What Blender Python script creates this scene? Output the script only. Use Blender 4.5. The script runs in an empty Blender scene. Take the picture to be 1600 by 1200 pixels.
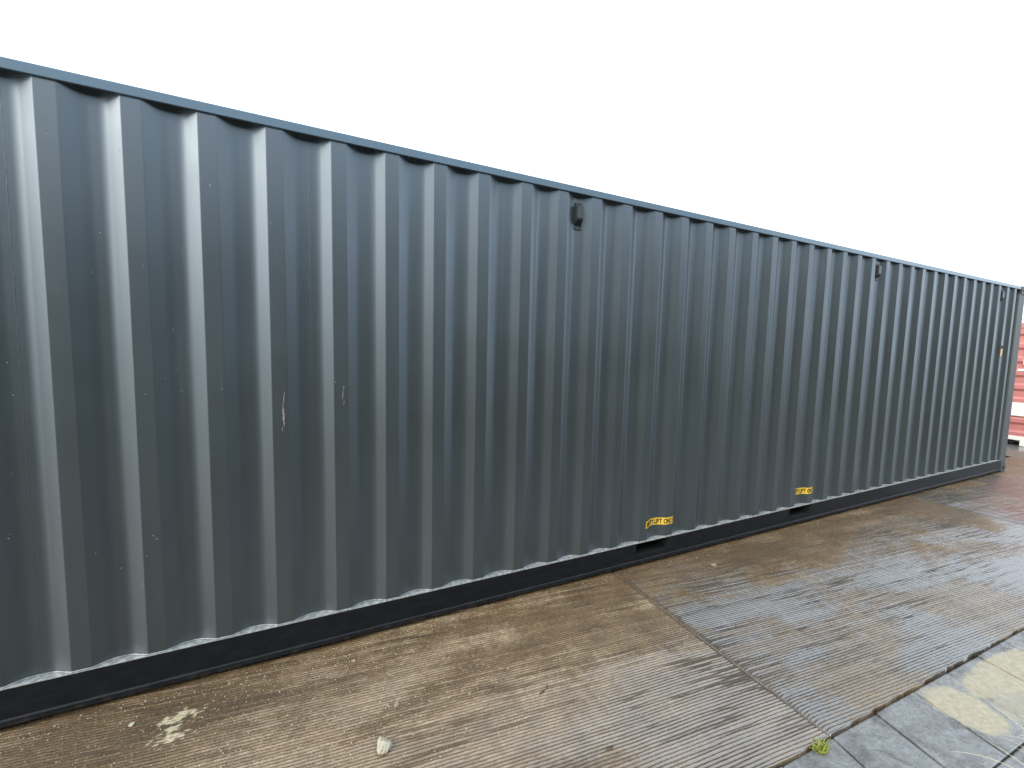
import bpy, bmesh, math, random
import numpy as np
from mathutils import Matrix, Vector

random.seed(7)
rng = np.random.default_rng(11)
S = bpy.context.scene
COL = S.collection

# ------------------------------------------------------------------ camera
YAW, PITCH, ROLL = 0.4434, -0.0810, 0.0224
fw = Vector((math.sin(YAW) * math.cos(PITCH), math.cos(YAW) * math.cos(PITCH), math.sin(PITCH)))
rt = fw.cross(Vector((0, 0, 1))).normalized()
up = rt.cross(fw)
r2 = rt * math.cos(ROLL) + up * math.sin(ROLL)
u2 = up * math.cos(ROLL) - rt * math.sin(ROLL)
cam_data = bpy.data.cameras.new("camera")
cam = bpy.data.objects.new("camera", cam_data)
COL.objects.link(cam)
m = Matrix((r2, u2, -fw)).transposed().to_4x4()
m.translation = Vector((0.0, -2.519, 1.7485))
cam.matrix_world = m
cam_data.sensor_width = 36.0
cam_data.lens = 650.14 / 1600 * 36.0
cam_data.clip_start = 0.05
cam_data.clip_end = 2000
S.camera = cam

# ------------------------------------------------------------------ sky, sun, exposure
SUN_DIR = Vector((-0.78, -0.24, 0.56)).normalized()       # towards the sun
sun_el = math.asin(SUN_DIR.z)
sun_az = math.atan2(SUN_DIR.x, SUN_DIR.y)
world = bpy.data.worlds.new("World")
S.world = world
world.use_nodes = True
wn = world.node_tree
wn.nodes.clear()
w_out = wn.nodes.new("ShaderNodeOutputWorld")
w_bg = wn.nodes.new("ShaderNodeBackground")
w_sky = wn.nodes.new("ShaderNodeTexSky")
w_sky.sky_type = 'NISHITA'
w_sky.sun_disc = False
w_sky.sun_elevation = sun_el
w_sky.sun_rotation = sun_az
w_sky.air_density = 1.6
w_sky.dust_density = 4.0
w_mix = wn.nodes.new("ShaderNodeMix")
w_mix.data_type = 'RGBA'
w_mix.inputs[0].default_value = 0.86                      # thick even cloud cover over the clear sky
w_mix.inputs[7].default_value = (7.4, 8.5, 9.6, 1)
wn.links.new(w_sky.outputs[0], w_mix.inputs[6])
wn.links.new(w_mix.outputs[2], w_bg.inputs[0])
w_bg.inputs[1].default_value = 0.12
wn.links.new(w_bg.outputs[0], w_out.inputs[0])

sun_data = bpy.data.lights.new("sun", 'SUN')
sun_data.energy = 1.2
sun_data.angle = math.radians(36)
sun_data.color = (1.0, 0.94, 0.84)
sun = bpy.data.objects.new("sun", sun_data)
COL.objects.link(sun)
sun.rotation_euler = SUN_DIR.to_track_quat('Z', 'Y').to_euler()

S.view_settings.view_transform = 'Standard'
S.view_settings.look = 'None'
S.view_settings.exposure = 1.3
S.view_settings.gamma = 1.0
S.view_settings.use_curve_mapping = False
S.cycles.max_bounces = 8
S.cycles.use_denoising = True

# ------------------------------------------------------------------ helpers
class NT:
    """small wrapper to write shader graphs"""
    def __init__(self, name):
        self.mat = bpy.data.materials.new(name)
        self.mat.use_nodes = True
        self.t = self.mat.node_tree
        self.t.nodes.clear()
        self.out = self.t.nodes.new("ShaderNodeOutputMaterial")
        self.p = self.t.nodes.new("ShaderNodeBsdfPrincipled")
        self.t.links.new(self.p.outputs[0], self.out.inputs[0])
    def put(self, sock, v):
        if isinstance(v, bpy.types.NodeSocket):
            self.t.links.new(v, sock)
        else:
            sock.default_value = v
    def set(self, **kw):
        names = dict(color="Base Color", rough="Roughness", metal="Metallic", ior="IOR", coat="Coat Weight",
                     coat_rough="Coat Roughness", normal="Normal", trans="Transmission Weight",
                     spec="Specular IOR Level", tint="Specular Tint")
        for k, v in kw.items():
            if k in ("color", "tint") and not isinstance(v, bpy.types.NodeSocket) and len(v) == 3:
                v = (*v, 1)
            self.put(self.p.inputs[names[k]], v)
        return self
    def coord(self, kind="Object"):
        return self.t.nodes.new("ShaderNodeTexCoord").outputs[kind]
    def attr(self, name):
        n = self.t.nodes.new("ShaderNodeAttribute"); n.attribute_name = name
        return n.outputs["Fac"]
    def mapping(self, vec, scale=(1, 1, 1), loc=(0, 0, 0), rot=(0, 0, 0)):
        n = self.t.nodes.new("ShaderNodeMapping")
        self.put(n.inputs[0], vec); n.inputs[1].default_value = loc
        n.inputs[2].default_value = rot; n.inputs[3].default_value = scale
        return n.outputs[0]
    def noise(self, vec, scale, detail=4, rough=0.55, dist=0.0, color=False):
        n = self.t.nodes.new("ShaderNodeTexNoise")
        self.put(n.inputs["Vector"], vec)
        n.inputs["Scale"].default_value = scale; n.inputs["Detail"].default_value = detail
        n.inputs["Roughness"].default_value = rough; n.inputs["Distortion"].default_value = dist
        return n.outputs[1 if color else 0]
    def voronoi(self, vec, scale, feature='F1'):
        n = self.t.nodes.new("ShaderNodeTexVoronoi"); n.feature = feature
        self.put(n.inputs["Vector"], vec); n.inputs["Scale"].default_value = scale
        return n.outputs[0]
    def ramp(self, v, lo, hi, a=0.0, b=1.0):
        n = self.t.nodes.new("ShaderNodeMapRange"); n.interpolation_type = 'SMOOTHSTEP'
        self.put(n.inputs[0], v)
        for i, q in enumerate((lo, hi, a, b)):
            n.inputs[i + 1].default_value = q
        return n.outputs[0]
    def math(self, op, a, b=0.0, clamp=False):
        n = self.t.nodes.new("ShaderNodeMath"); n.operation = op; n.use_clamp = clamp
        self.put(n.inputs[0], a); self.put(n.inputs[1], b)
        return n.outputs[0]
    def mix(self, f, a, b):
        n = self.t.nodes.new("ShaderNodeMix"); n.data_type = 'RGBA'
        self.put(n.inputs[0], f)
        for s, v in ((n.inputs[6], a), (n.inputs[7], b)):
            if not isinstance(v, bpy.types.NodeSocket) and len(v) == 3:
                v = (*v, 1)
            self.put(s, v)
        return n.outputs[2]
    def mixf(self, f, a, b):
        n = self.t.nodes.new("ShaderNodeMix"); n.data_type = 'FLOAT'
        self.put(n.inputs[0], f); self.put(n.inputs[2], a); self.put(n.inputs[3], b)
        return n.outputs[0]
    def sep(self, vec):
        n = self.t.nodes.new("ShaderNodeSeparateXYZ"); self.put(n.inputs[0], vec)
        return n.outputs
    def bump(self, h, strength=0.3, dist=0.01, normal=None):
        n = self.t.nodes.new("ShaderNodeBump")
        n.inputs["Strength"].default_value = strength; n.inputs["Distance"].default_value = dist
        self.put(n.inputs["Height"], h)
        if normal is not None:
            self.put(n.inputs["Normal"], normal)
        return n.outputs[0]

def link(o, parent=None):
    COL.objects.link(o)
    if parent is not None:
        o.parent = parent
    return o

def tag(o, label=None, cat=None, group=None, kind=None):
    for k, v in (("label", label), ("category", cat), ("group", group), ("kind", kind)):
        if v is not None:
            o[k] = v
    return o

def empty(name, loc=(0, 0, 0)):
    o = bpy.data.objects.new(name, None)
    o.location = loc
    o.empty_display_size = 0.2
    COL.objects.link(o)
    return o

def mesh_obj(name, verts, faces, mat, parent=None, smooth=False):
    me = bpy.data.meshes.new(name)
    me.from_pydata(verts, [], faces)
    me.materials.append(mat)
    if smooth:
        me.polygons.foreach_set("use_smooth", [True] * len(me.polygons))
    me.update()
    return link(bpy.data.objects.new(name, me), parent)

def bm_obj(name, bm, mat, parent=None, smooth=False):
    bmesh.ops.recalc_face_normals(bm, faces=bm.faces)
    me = bpy.data.meshes.new(name)
    bm.to_mesh(me); bm.free()
    me.materials.append(mat)
    if smooth:
        me.polygons.foreach_set("use_smooth", [True] * len(me.polygons))
    return link(bpy.data.objects.new(name, me), parent)

def add_box(bm, x0, x1, y0, y1, z0, z1, bev=0.0):
    r = bmesh.ops.create_cube(bm, size=1.0)
    vs = r["verts"]
    for v in vs:
        v.co = Vector(((x0 + x1) / 2 + v.co.x * (x1 - x0), (y0 + y1) / 2 + v.co.y * (y1 - y0),
                       (z0 + z1) / 2 + v.co.z * (z1 - z0)))
    if bev > 0:
        es = list({e for v in vs for e in v.link_edges})
        bmesh.ops.bevel(bm, geom=es, offset=bev, segments=2, profile=0.6, affect='EDGES')

def box_obj(name, dims, mat, parent=None, bev=0.0):
    bm = bmesh.new(); add_box(bm, *dims, bev=bev)
    return bm_obj(name, bm, mat, parent)

def add_prism(bm, prof, x0, x1):
    """extrude a closed (y,z) outline along x"""
    a = [bm.verts.new((x0, y, z)) for y, z in prof]
    b = [bm.verts.new((x1, y, z)) for y, z in prof]
    n = len(prof)
    bm.faces.new(a); bm.faces.new(b[::-1])
    for i in range(n):
        bm.faces.new((a[i], b[i], b[(i + 1) % n], a[(i + 1) % n]))

def vnoise(x, y, seed=0):
    """smooth value noise in 0..1 on numpy arrays"""
    tab = np.random.default_rng(seed).random((256, 256))
    xi = np.floor(x).astype(int); yi = np.floor(y).astype(int)
    fx = x - xi; fy = y - yi
    fx = fx * fx * (3 - 2 * fx); fy = fy * fy * (3 - 2 * fy)
    g = lambda i, j: tab[i % 256, j % 256]
    return ((g(xi, yi) * (1 - fx) + g(xi + 1, yi) * fx) * (1 - fy)
            + (g(xi, yi + 1) * (1 - fx) + g(xi + 1, yi + 1) * fx) * fy)

def fbm(x, y, seed=0, octv=4):
    s = 0; a = 1; t = 0
    for k in range(octv):
        s = s + a * vnoise(x * 2 ** k, y * 2 ** k, seed + k); t += a; a *= 0.55
    return s / t

def sstep(a, b, x):
    t = np.clip((x - a) / (b - a), 0, 1)
    return t * t * (3 - 2 * t)

# ------------------------------------------------------------------ materials
def mat_paint():
    n = NT("anthracite_paint")
    c = n.coord()
    big = n.noise(c, 1.3, 4)
    streak = n.noise(n.mapping(c, scale=(14, 14, 0.5)), 1.0, 3, 0.5)
    fine = n.noise(c, 260, 2)
    peel = n.noise(c, 110, 2)
    f = n.ramp(streak, 0.35, 0.75)
    col = n.mix(f, (0.026, 0.0300, 0.0295), (0.032, 0.0360, 0.0350))
    col = n.mix(n.ramp(big, 0.35, 0.75, 0, 0.45), col, (0.027, 0.0325, 0.0340))
    dust = n.math('MULTIPLY', n.ramp(fine, 0.55, 0.72), n.ramp(big, 0.3, 0.7, 0.05, 0.30))
    col = n.mix(dust, col, (0.050, 0.056, 0.055))
    h = n.math('ADD', n.math('MULTIPLY', peel, 0.5), n.math('MULTIPLY', fine, 0.5))
    wob = n.noise(n.mapping(c, scale=(2.2, 2.2, 1.3)), 1.0, 1)
    nb = n.bump(wob, 0.20, 0.012)
    nb = n.bump(h, 0.14, 0.0012, nb)
    n.set(color=col, rough=n.mixf(n.ramp(big, 0.3, 0.7), 0.38, 0.45), ior=2.2, tint=(0.74, 0.88, 1.0), normal=nb)  # blue specular tint puts the wall's blue glare into the paint
    return n.mat

def mat_rail():
    n = NT("rail_paint")
    c = n.coord()
    xyz = n.sep(c)
    streak = n.noise(n.mapping(c, scale=(38, 3, 2.5)), 1.0, 4, 0.65)
    band = n.math('MULTIPLY', n.ramp(xyz[0], 0.05, 0.22), n.ramp(xyz[0], 0.85, 1.15, 1, 0))
    drip = n.math('MULTIPLY', n.ramp(streak, 0.50, 0.60), n.math('ADD', band, 0.10))
    fine = n.noise(c, 180, 2)
    col = n.mix(n.noise(c, 2.0, 3), (0.038, 0.046, 0.054), (0.048, 0.056, 0.064))
    col = n.mix(drip, col, (0.020, 0.022, 0.024))
    n.set(color=col, rough=n.mixf(drip, 0.30, 0.16), ior=2.2, tint=(0.58, 0.82, 1.0), normal=n.bump(fine, 0.15, 0.001))  # rail's blue glare carried by the specular tint
    return n.mat

def mat_sill():
    n = NT("black_sill_paint")
    c = n.coord()
    s = n.noise(n.mapping(c, scale=(9, 9, 30)), 1.0, 5, 0.6)
    sp = n.noise(c, 120, 3)
    col = n.mix(n.ramp(s, 0.4, 0.7), (0.0085, 0.0095, 0.0115), (0.014, 0.015, 0.017))
    z = n.sep(c)[2]
    mud = n.math('MULTIPLY', n.ramp(z, 0.02, 0.06, 0.30, 0.0), n.ramp(n.noise(c, 22, 5), 0.45, 0.68))
    col = n.mix(mud, col, (0.085, 0.066, 0.046))
    col = n.mix(n.ramp(sp, 0.66, 0.74, 0, 0.2), col, (0.05, 0.045, 0.04))
    n.set(color=col, rough=n.mixf(mud, 0.5, 0.8), ior=1.25, normal=n.bump(sp, 0.2, 0.0015))
    return n.mat

def mat_ledge():
    n = NT("wet_sheen_flange_paint")  # flange colour lifted to stand in for wet sky reflection
    c = n.coord()
    s = n.noise(c, 40, 4)
    n.set(color=n.mix(n.ramp(s, 0.4, 0.65), (0.20, 0.21, 0.21), (0.34, 0.345, 0.335)),
          rough=n.ramp(s, 0.35, 0.65, 0.14, 0.26), ior=1.6, normal=n.bump(s, 0.08, 0.001))
    return n.mat

def mat_simple(name, col, rough=0.5, var=0.15, scale=30, bump=0.1, ior=1.5, metal=0.0):
    n = NT(name)
    c = n.coord()
    s = n.noise(c, scale, 5)
    lo = tuple(v * (1 - var) for v in col); hi = tuple(min(1, v * (1 + var)) for v in col)
    n.set(color=n.mix(s, lo, hi), rough=n.ramp(s, 0.3, 0.7, max(0.02, rough - 0.08), rough + 0.08), ior=ior, metal=metal,
          normal=n.bump(s, bump, 0.003))
    return n.mat

def mat_concrete():
    n = NT("ribbed_wet_concrete")
    c = n.coord()
    mud, wet, paint, crest_glint, ridge = (n.attr(k) for k in ("mud", "wet", "paint", "crest_glint", "ridge"))
    g = n.noise(c, 55, 5, 0.7)
    g2 = n.noise(c, 5.5, 4)
    sp = n.voronoi(c, 210)
    grey = n.mix(g2, (0.046, 0.038, 0.030), (0.095, 0.078, 0.060))
    grey = n.mix(n.ramp(g, 0.35, 0.7), n.mix(0.5, grey, (0.03, 0.025, 0.02)), grey)
    brown = n.mix(n.ramp(g2, 0.3, 0.7), (0.118, 0.074, 0.036), (0.205, 0.135, 0.066))
    brown = n.mix(n.ramp(g, 0.36, 0.66), n.mix(0.45, brown, (0.075, 0.050, 0.028)), brown)
    col = n.mix(mud, grey, brown)
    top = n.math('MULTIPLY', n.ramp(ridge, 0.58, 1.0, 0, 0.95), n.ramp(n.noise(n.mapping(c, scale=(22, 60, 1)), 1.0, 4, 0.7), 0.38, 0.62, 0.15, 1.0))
    col = n.mix(n.math('MULTIPLY', n.math('MULTIPLY', top, crest_glint), n.mixf(wet, 1.0, 0.35)), col, (0.52, 0.39, 0.24))  # pale crest colour imitates sky glints on wet ribs
    groove = n.ramp(ridge, 0.05, 0.45, 0.85, 0.0)  # groove colour darkened for wetness and the dark wall's reflection
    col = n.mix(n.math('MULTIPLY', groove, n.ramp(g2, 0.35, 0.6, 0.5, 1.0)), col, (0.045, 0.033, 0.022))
    col = n.mix(n.math('MULTIPLY', n.ramp(sp, 0.10, 0.22, 0.6, 0), n.ramp(g2, 0.4, 0.6)), col, (0.50, 0.42, 0.31))
    col = n.mix(paint, col, (0.42, 0.375, 0.25))
    rough = n.mixf(wet, n.ramp(g, 0.3, 0.7, 0.16, 0.50), n.ramp(g, 0.3, 0.7, 0.03, 0.14))
    nb = n.bump(n.math('MULTIPLY', n.noise(c, 150, 4, 0.7), n.mixf(wet, 1.0, 0.22)), 0.75, 0.005)
    n.set(color=col, rough=rough, ior=n.mixf(wet, 1.5, 2.1), normal=nb)
    return n.mat

def mat_yard():
    n = NT("wet_yard_concrete")
    c = n.coord()
    big = n.noise(n.mapping(c, scale=(0.55, 1.1, 1)), 1.1, 6, 0.6, 0.6)
    g = n.noise(c, 28, 5, 0.65)
    col = n.mix(n.ramp(big, 0.38, 0.62), (0.075, 0.066, 0.056), (0.175, 0.135, 0.098))
    col = n.mix(n.ramp(g, 0.35, 0.7, 0, 0.5), col, (0.07, 0.06, 0.05))
    wet = n.ramp(big, 0.42, 0.56, 1, 0)
    n.set(color=col, rough=n.mixf(wet, n.ramp(g, 0.3, 0.7, 0.45, 0.65), 0.08), ior=1.36,
          normal=n.bump(g, 0.5, 0.006))
    return n.mat

def mat_paver():
    n = NT("wet_paving_stone")
    c = n.coord("Object")
    xyz = n.sep(c)
    g = n.noise(c, 45, 5, 0.65)
    w = n.noise(n.mapping(c, scale=(2.0, 5.0, 1), rot=(0, 0, 0.25)), 1.0, 4, 0.55, 0.8)
    # dry patches: their own blotchy outline
    def blob(cx, cy, rx, ry, rot):
        d = n.math('SUBTRACT', xyz[0], cx); e = n.math('SUBTRACT', xyz[1], cy)
        ca, sa = math.cos(rot), math.sin(rot)
        a = n.math('ADD', n.math('MULTIPLY', d, ca / rx), n.math('MULTIPLY', e, sa / rx))
        b = n.math('ADD', n.math('MULTIPLY', d, -sa / ry), n.math('MULTIPLY', e, ca / ry))
        q = n.math('ADD', n.math('POWER', n.math('ABSOLUTE', a), 2.4), n.math('POWER', n.math('ABSOLUTE', b), 2.4))
        return n.math('ADD', q, n.math('ADD', n.math('MULTIPLY', n.math('SUBTRACT', w, 0.5), 1.9), n.math('MULTIPLY', n.math('SUBTRACT', n.noise(c, 24, 5, 0.7), 0.5), 1.1)))
    b1 = n.ramp(blob(2.935, -1.745, 0.155, 0.150, -0.30), 0.62, 1.08, 0.95, 0)
    b2 = n.ramp(blob(3.50, -1.735, 0.42, 0.105, -0.06), 0.60, 1.12, 0.92, 0)
    b3 = n.ramp(blob(3.26, -1.84, 0.20, 0.10, 0.2), 0.55, 1.25, 0.8, 0)
    dry = n.math('MAXIMUM', n.math('MAXIMUM', b1, b2), n.math('MULTIPLY', b3, 0.85))
    crack = n.noise(n.mapping(c, scale=(30, 6, 1), rot=(0, 0, 0.3)), 1.0, 4, 0.7)
    dry = n.math('MULTIPLY', dry, n.ramp(crack, 0.30, 0.38, 0.15, 1.0))
    w2 = n.noise(c, 7.0, 5, 0.65, 0.5)
    wetc = n.mix(n.ramp(g, 0.3, 0.7), (0.105, 0.108, 0.106), (0.180, 0.180, 0.172))
    wetc = n.mix(n.ramp(w2, 0.42, 0.66), wetc, (0.048, 0.046, 0.040))
    wetc = n.mix(n.ramp(n.noise(c, 160, 3, 0.7), 0.62, 0.74, 0, 0.6), wetc, (0.30, 0.29, 0.26))
    dryc = n.mix(n.ramp(g, 0.3, 0.7), (0.25, 0.215, 0.145), (0.35, 0.31, 0.215))
    col = n.mix(dry, wetc, dryc)
    col = n.mix(n.ramp(crack, 0.27, 0.33, 0.75, 0), col, (0.03, 0.032, 0.03))
    n.set(color=col, rough=n.mixf(dry, n.ramp(w2, 0.3, 0.7, 0.30, 0.12), 0.85), ior=1.9,
          normal=n.bump(n.math('ADD', g, n.noise(c, 130, 3, 0.7)), 0.75, 0.004))
    return n.mat

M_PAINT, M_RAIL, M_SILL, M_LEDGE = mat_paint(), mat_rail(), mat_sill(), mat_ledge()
M_CONC, M_YARD, M_PAVE = mat_concrete(), mat_yard(), mat_paver()
M_CAST = mat_simple("casting_paint", (0.045, 0.052, 0.054), 0.5, 0.25, 40, 0.3)
M_VENT = mat_simple("vent_plastic", (0.032, 0.037, 0.040), 0.40, 0.15, 90, 0.1)
M_BOLT = mat_simple("bolt_steel", (0.10, 0.11, 0.12), 0.35, 0.2, 90, 0.1, metal=0.6)
M_DARK = mat_simple("shaded_cavity_steel", (0.004, 0.0042, 0.0045), 0.7, 0.2, 20, 0.1)  # near-black colour stands in for shade inside pockets and vents
M_WOOD = mat_simple("floor_plywood", (0.16, 0.10, 0.055), 0.6, 0.3, 12, 0.2)
M_YEL = mat_simple("yellow_vinyl", (0.78, 0.50, 0.055), 0.40, 0.10, 25, 0.03)
M_INK = mat_simple("black_print", (0.015, 0.013, 0.010), 0.5, 0.1, 60, 0.0)
M_SCR = mat_simple("bare_scratch", (0.30, 0.245, 0.225), 0.6, 0.45, 140, 0.3)
M_WHITE = mat_simple("white_paint", (0.72, 0.71, 0.64), 0.5, 0.12, 10, 0.1)
M_STICK = mat_simple("white_sticker", (0.75, 0.76, 0.74), 0.4, 0.08, 40, 0.0)
M_RED = mat_simple("faded_red_paint", (0.44, 0.16, 0.145), 0.45, 0.16, 6, 0.1)
M_BLUE = mat_simple("blue_print", (0.05, 0.09, 0.26), 0.4, 0.2, 14, 0.0)
M_STONE = mat_simple("pale_stone", (0.38, 0.345, 0.26), 0.8, 0.40, 60, 1.0)
M_PEB = mat_simple("grey_pebble", (0.26, 0.225, 0.18), 0.6, 0.4, 60, 0.5)
M_GRIT = mat_simple("grit", (0.36, 0.30, 0.215), 0.25, 0.6, 50, 0.3)
M_TWIG = mat_simple("wet_twig", (0.035, 0.024, 0.016), 0.5, 0.3, 80, 0.4)
M_LEAF = mat_simple("weed_leaf", (0.19, 0.215, 0.03), 0.5, 0.4, 60, 0.2)
M_STRAW = mat_simple("dry_grass", (0.62, 0.56, 0.34), 0.6, 0.2, 60, 0.2)
M_SEAL = mat_simple("joint_sealant", (0.17, 0.14, 0.10), 0.6, 0.35, 60, 0.4)
M_BLOCKER = mat_simple("dark_blocker", (0.030, 0.036, 0.020), 0.9, 0.5, 5, 0.8)
M_EARTH = mat_simple("wet_earth", (0.05, 0.042, 0.034), 0.7, 0.4, 14, 0.6)
def mat_drop():
    n = NT("water_drop")
    n.set(color=(0.9, 0.95, 1.0), rough=0.02, ior=1.33, trans=0.75)
    return n.mat
M_DROP = mat_drop()

# ------------------------------------------------------------------ the ground
ground = mesh_obj("ground", [(-300, -300, -0.09), (300, -300, -0.09), (300, 300, -0.09), (-300, 300, -0.09)],
                  [(0, 1, 2, 3)], M_YARD)
tag(ground, kind="structure")

def add_sky_blocker():  # unseen dark mound, added to block sky reflections on the wall
    xs_ = np.linspace(-11, 19, 120); t = np.linspace(0, 1, 24)
    X, T = np.meshgrid(xs_, t, indexing="ij")
    hgt = (6.6 + 1.6 * (fbm(X * 0.5, X * 0 + 2, 90, 3) - 0.5)) * sstep(-11, -8, X) * sstep(19, 16, X)
    Y = -7.2 - 7.0 * T + 0.5 * (fbm(X * 1.1, T * 9, 92, 3) - 0.5)
    Z = -0.092 + hgt * np.clip(np.sin(np.pi * T), 0, 1) ** 0.55 + 0.35 * (fbm(X * 1.5, T * 12, 91, 4) - 0.5) * np.sin(np.pi * T)
    co = np.stack([X, Y, Z], -1).reshape(-1, 3); idx = np.arange(len(co)).reshape(X.shape)
    q = np.stack([idx[:-1, 1:], idx[1:, 1:], idx[1:, :-1], idx[:-1, :-1]], -1).reshape(-1, 4)
    return tag(mesh_obj("sky_blocker", co.tolist(), q.tolist(), M_BLOCKER, None, True), kind="structure")
add_sky_blocker()

RS = 0.104                                                # slope of the ribs against the container
def edge_y(x):
    return (-1.542 - 0.036 * (x - 2.1) + 0.010 * (vnoise(x * 3.1, x * 0 + 3, 5) - 0.5)
            + 0.007 * (vnoise(x * 21, x * 0 + 9, 6) - 0.5))

pavement = empty("concrete_pavement")
tag(pavement, kind="structure")

def slab(x0, x1, y1, nx, ny, seed, wetness):
    xs = np.linspace(x0, x1, nx)
    fr = np.linspace(0, 1, ny)
    X = np.repeat(xs[:, None], ny, 1)
    E = edge_y(X)
    Y = E + (y1 - E) * fr[None, :]
    v = Y + RS * X + 0.006 * (fbm(X * 0.9, Y * 0.9, seed + 40, 2) - 0.5) * 4
    u = X - RS * Y
    v = v + 0.0030 * (fbm(u * 5.0, v * 11.0, seed + 41, 3) - 0.5) * 2
    pitch = 0.0163
    ph = v / pitch
    row = np.floor(ph)
    amp_row = 0.55 + 0.75 * vnoise(row * 0.83, row * 0 + 0.5, seed + 3)
    hrow = np.random.default_rng(seed + 1).random(4096)[np.mod(row.astype(int), 4096)]
    brk = 0.55 * fbm(u * 3.4 + hrow * 37, hrow * 91, seed + 7, 4) + 0.45 * fbm(u * 1.8, v * 6.5, seed + 8, 4)
    grit = fbm(u * 34, v * 60, seed + 9, 3)
    tri = np.abs(((ph % 1.0) - 0.5) * 2)                  # 1 at groove .. 0 at crest
    crest = np.clip(1 - tri ** 1.05, 0, 1) ** 1.15
    near_wall = sstep(-0.75, -0.05, Y)
    wx = X + 0.55 * (fbm(X * 1.7, Y * 1.7, seed + 60, 4) - 0.5); wy = Y + 0.30 * (fbm(X * 1.7 + 9, Y * 2.3, seed + 61, 4) - 0.5)
    worn = fbm(wx * 1.1 + 3, (wy + RS * wx) * 2.6, seed + 15, 6)
    worn2 = fbm(u * 2.4, v * 9.0, seed + 19, 5)
    speck = fbm(X * 38, Y * 60, seed + 23, 3)
    patch = sstep(0.58, 0.36, worn + 0.20 * (speck - 0.5))
    if wetness < 0.5:
        far_left = sstep(0.9, -0.6, X)
        open_ = sstep(-0.45, -1.40, Y - 0.28 * (X - 1.4))
        wet = np.clip(0.50 + 0.60 * open_ - 0.40 * patch + 0.7 * (worn2 - 0.5), 0, 1) * (1 - 0.20 * far_left)
        mud = np.clip(1.0 - 0.60 * wet * open_, 0, 1)
        keep = np.clip((1.15 - 0.35 * far_left - 0.20 * near_wall) * (1.15 - 0.60 * patch), 0.30, 1.2)
    else:
        pos = sstep(-0.25, -1.0, Y + 0.07 * (X - 3.0)) if wetness < 0.95 else sstep(0.2, -0.5, Y)
        wet = np.clip(0.36 + 1.05 * pos - 1.05 * patch * (1.1 - 0.25 * pos) + 0.45 * (worn2 - 0.5), 0, 1)
        mud = np.clip(1.0 - 1.05 * wet, 0, 1)
        keep = np.clip(0.80 + 0.75 * pos - 0.55 * patch, 0.35, 1.5)
    am = 0.0046 * amp_row * keep * np.clip(0.25 + 1.20 * sstep(0.27, 0.52, brk), 0, 1.4) * sstep(0.0, 0.03, np.minimum(X - x0, x1 - X))
    ridge_h = am * crest
    fill = 0.0012 * sstep(0.45, 0.70, worn2)
    h = np.maximum(ridge_h, fill * 0.7) + 0.0018 * (grit - 0.5)
    h += 0.010 * (fbm(X * 0.7, Y * 0.7, seed + 30, 2) - 0.5)
    wet = np.clip(wet + 0.5 * sstep(0.0007, 0.0, ridge_h - fill) * (1 - mud), 0, 1)
    # softened arrises along the open edge and the joints
    de = Y - E; dj = np.minimum(X - x0, x1 - X)
    for d_, r_ in ((de, 0.005), (dj, 0.004)):
        t = np.clip(1 - d_ / r_, 0, 1)
        h -= r_ * 0.8 * (1 - np.sqrt(np.clip(1 - t * t, 0, 1)))
    flat = sstep(0.0, 0.03, de)
    h = h * flat + h * (1 - flat)
    Z = h - 0.004
    # old flaking paint marks
    px = np.zeros_like(X)
    if wetness < 0.5:
        for cx, cy, rx, ry, an in ((-0.595, -0.222, 0.075, 0.034, 0.10), (-0.600, -0.335, 0.055, 0.034, 0.10), (-0.600, -0.280, 0.035, 0.02, 0)):
            a = ((X - cx) * math.cos(an) + (Y - cy) * math.sin(an)) / rx
            b = (-(X - cx) * math.sin(an) + (Y - cy) * math.cos(an)) / ry
            px = np.maximum(px, sstep(0.95, 0.70, np.sqrt(a * a + b * b) + 3.4 * (fbm(X * 60, Y * 110, 77, 3) - 0.47)))
    # sky glint painted on the rib tops: strong on first slab, weak elsewhere
    crest_glint = np.clip(0.85 - 0.45 * wet, 0, 1) if wetness < 0.5 else np.clip(0.40 - 0.25 * wet, 0, 1)
    nv = nx * ny
    co = np.stack([X, Y, Z], -1).reshape(-1, 3)
    idx = np.arange(nv).reshape(nx, ny)
    q = np.stack([idx[:-1, :-1], idx[1:, :-1], idx[1:, 1:], idx[:-1, 1:]], -1).reshape(-1, 4)
    # skirts down the open edge and the two joint faces
    sk = []; faces = []
    extra = []
    base = nv
    for line in (idx[:, 0], idx[0, :][::-1], idx[-1, :]):
        n_ = len(line)
        low = co[line].copy(); low[:, 2] = -0.085
        extra.append(low)
        li = np.arange(base, base + n_); base += n_
        faces.append(np.stack([line[:-1], li[:-1], li[1:], line[1:]], -1))
    allco = np.concatenate([co] + extra); allq = np.concatenate([q] + faces)
    me = bpy.data.meshes.new("slab")
    me.vertices.add(len(allco)); me.vertices.foreach_set("co", allco.astype(np.float32).ravel())
    me.loops.add(allq.size); me.loops.foreach_set("vertex_index", allq.astype(np.int32).ravel())
    me.polygons.add(len(allq))
    me.polygons.foreach_set("loop_start", np.arange(0, allq.size, 4, dtype=np.int32))
    me.polygons.foreach_set("use_smooth", [True] * len(allq))
    me.update(calc_edges=True)
    pad = np.zeros(len(allco) - nv)
    rel = np.clip(ridge_h / 0.0042, 0, 1)
    for nm, arr in (("mud", mud), ("wet", wet), ("paint", px), ("crest_glint", crest_glint), ("ridge", rel)):
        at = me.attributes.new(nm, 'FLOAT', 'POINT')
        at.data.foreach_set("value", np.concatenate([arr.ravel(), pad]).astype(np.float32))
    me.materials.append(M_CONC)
    o = link(bpy.data.objects.new("slab", me), pavement)
    return o

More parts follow.
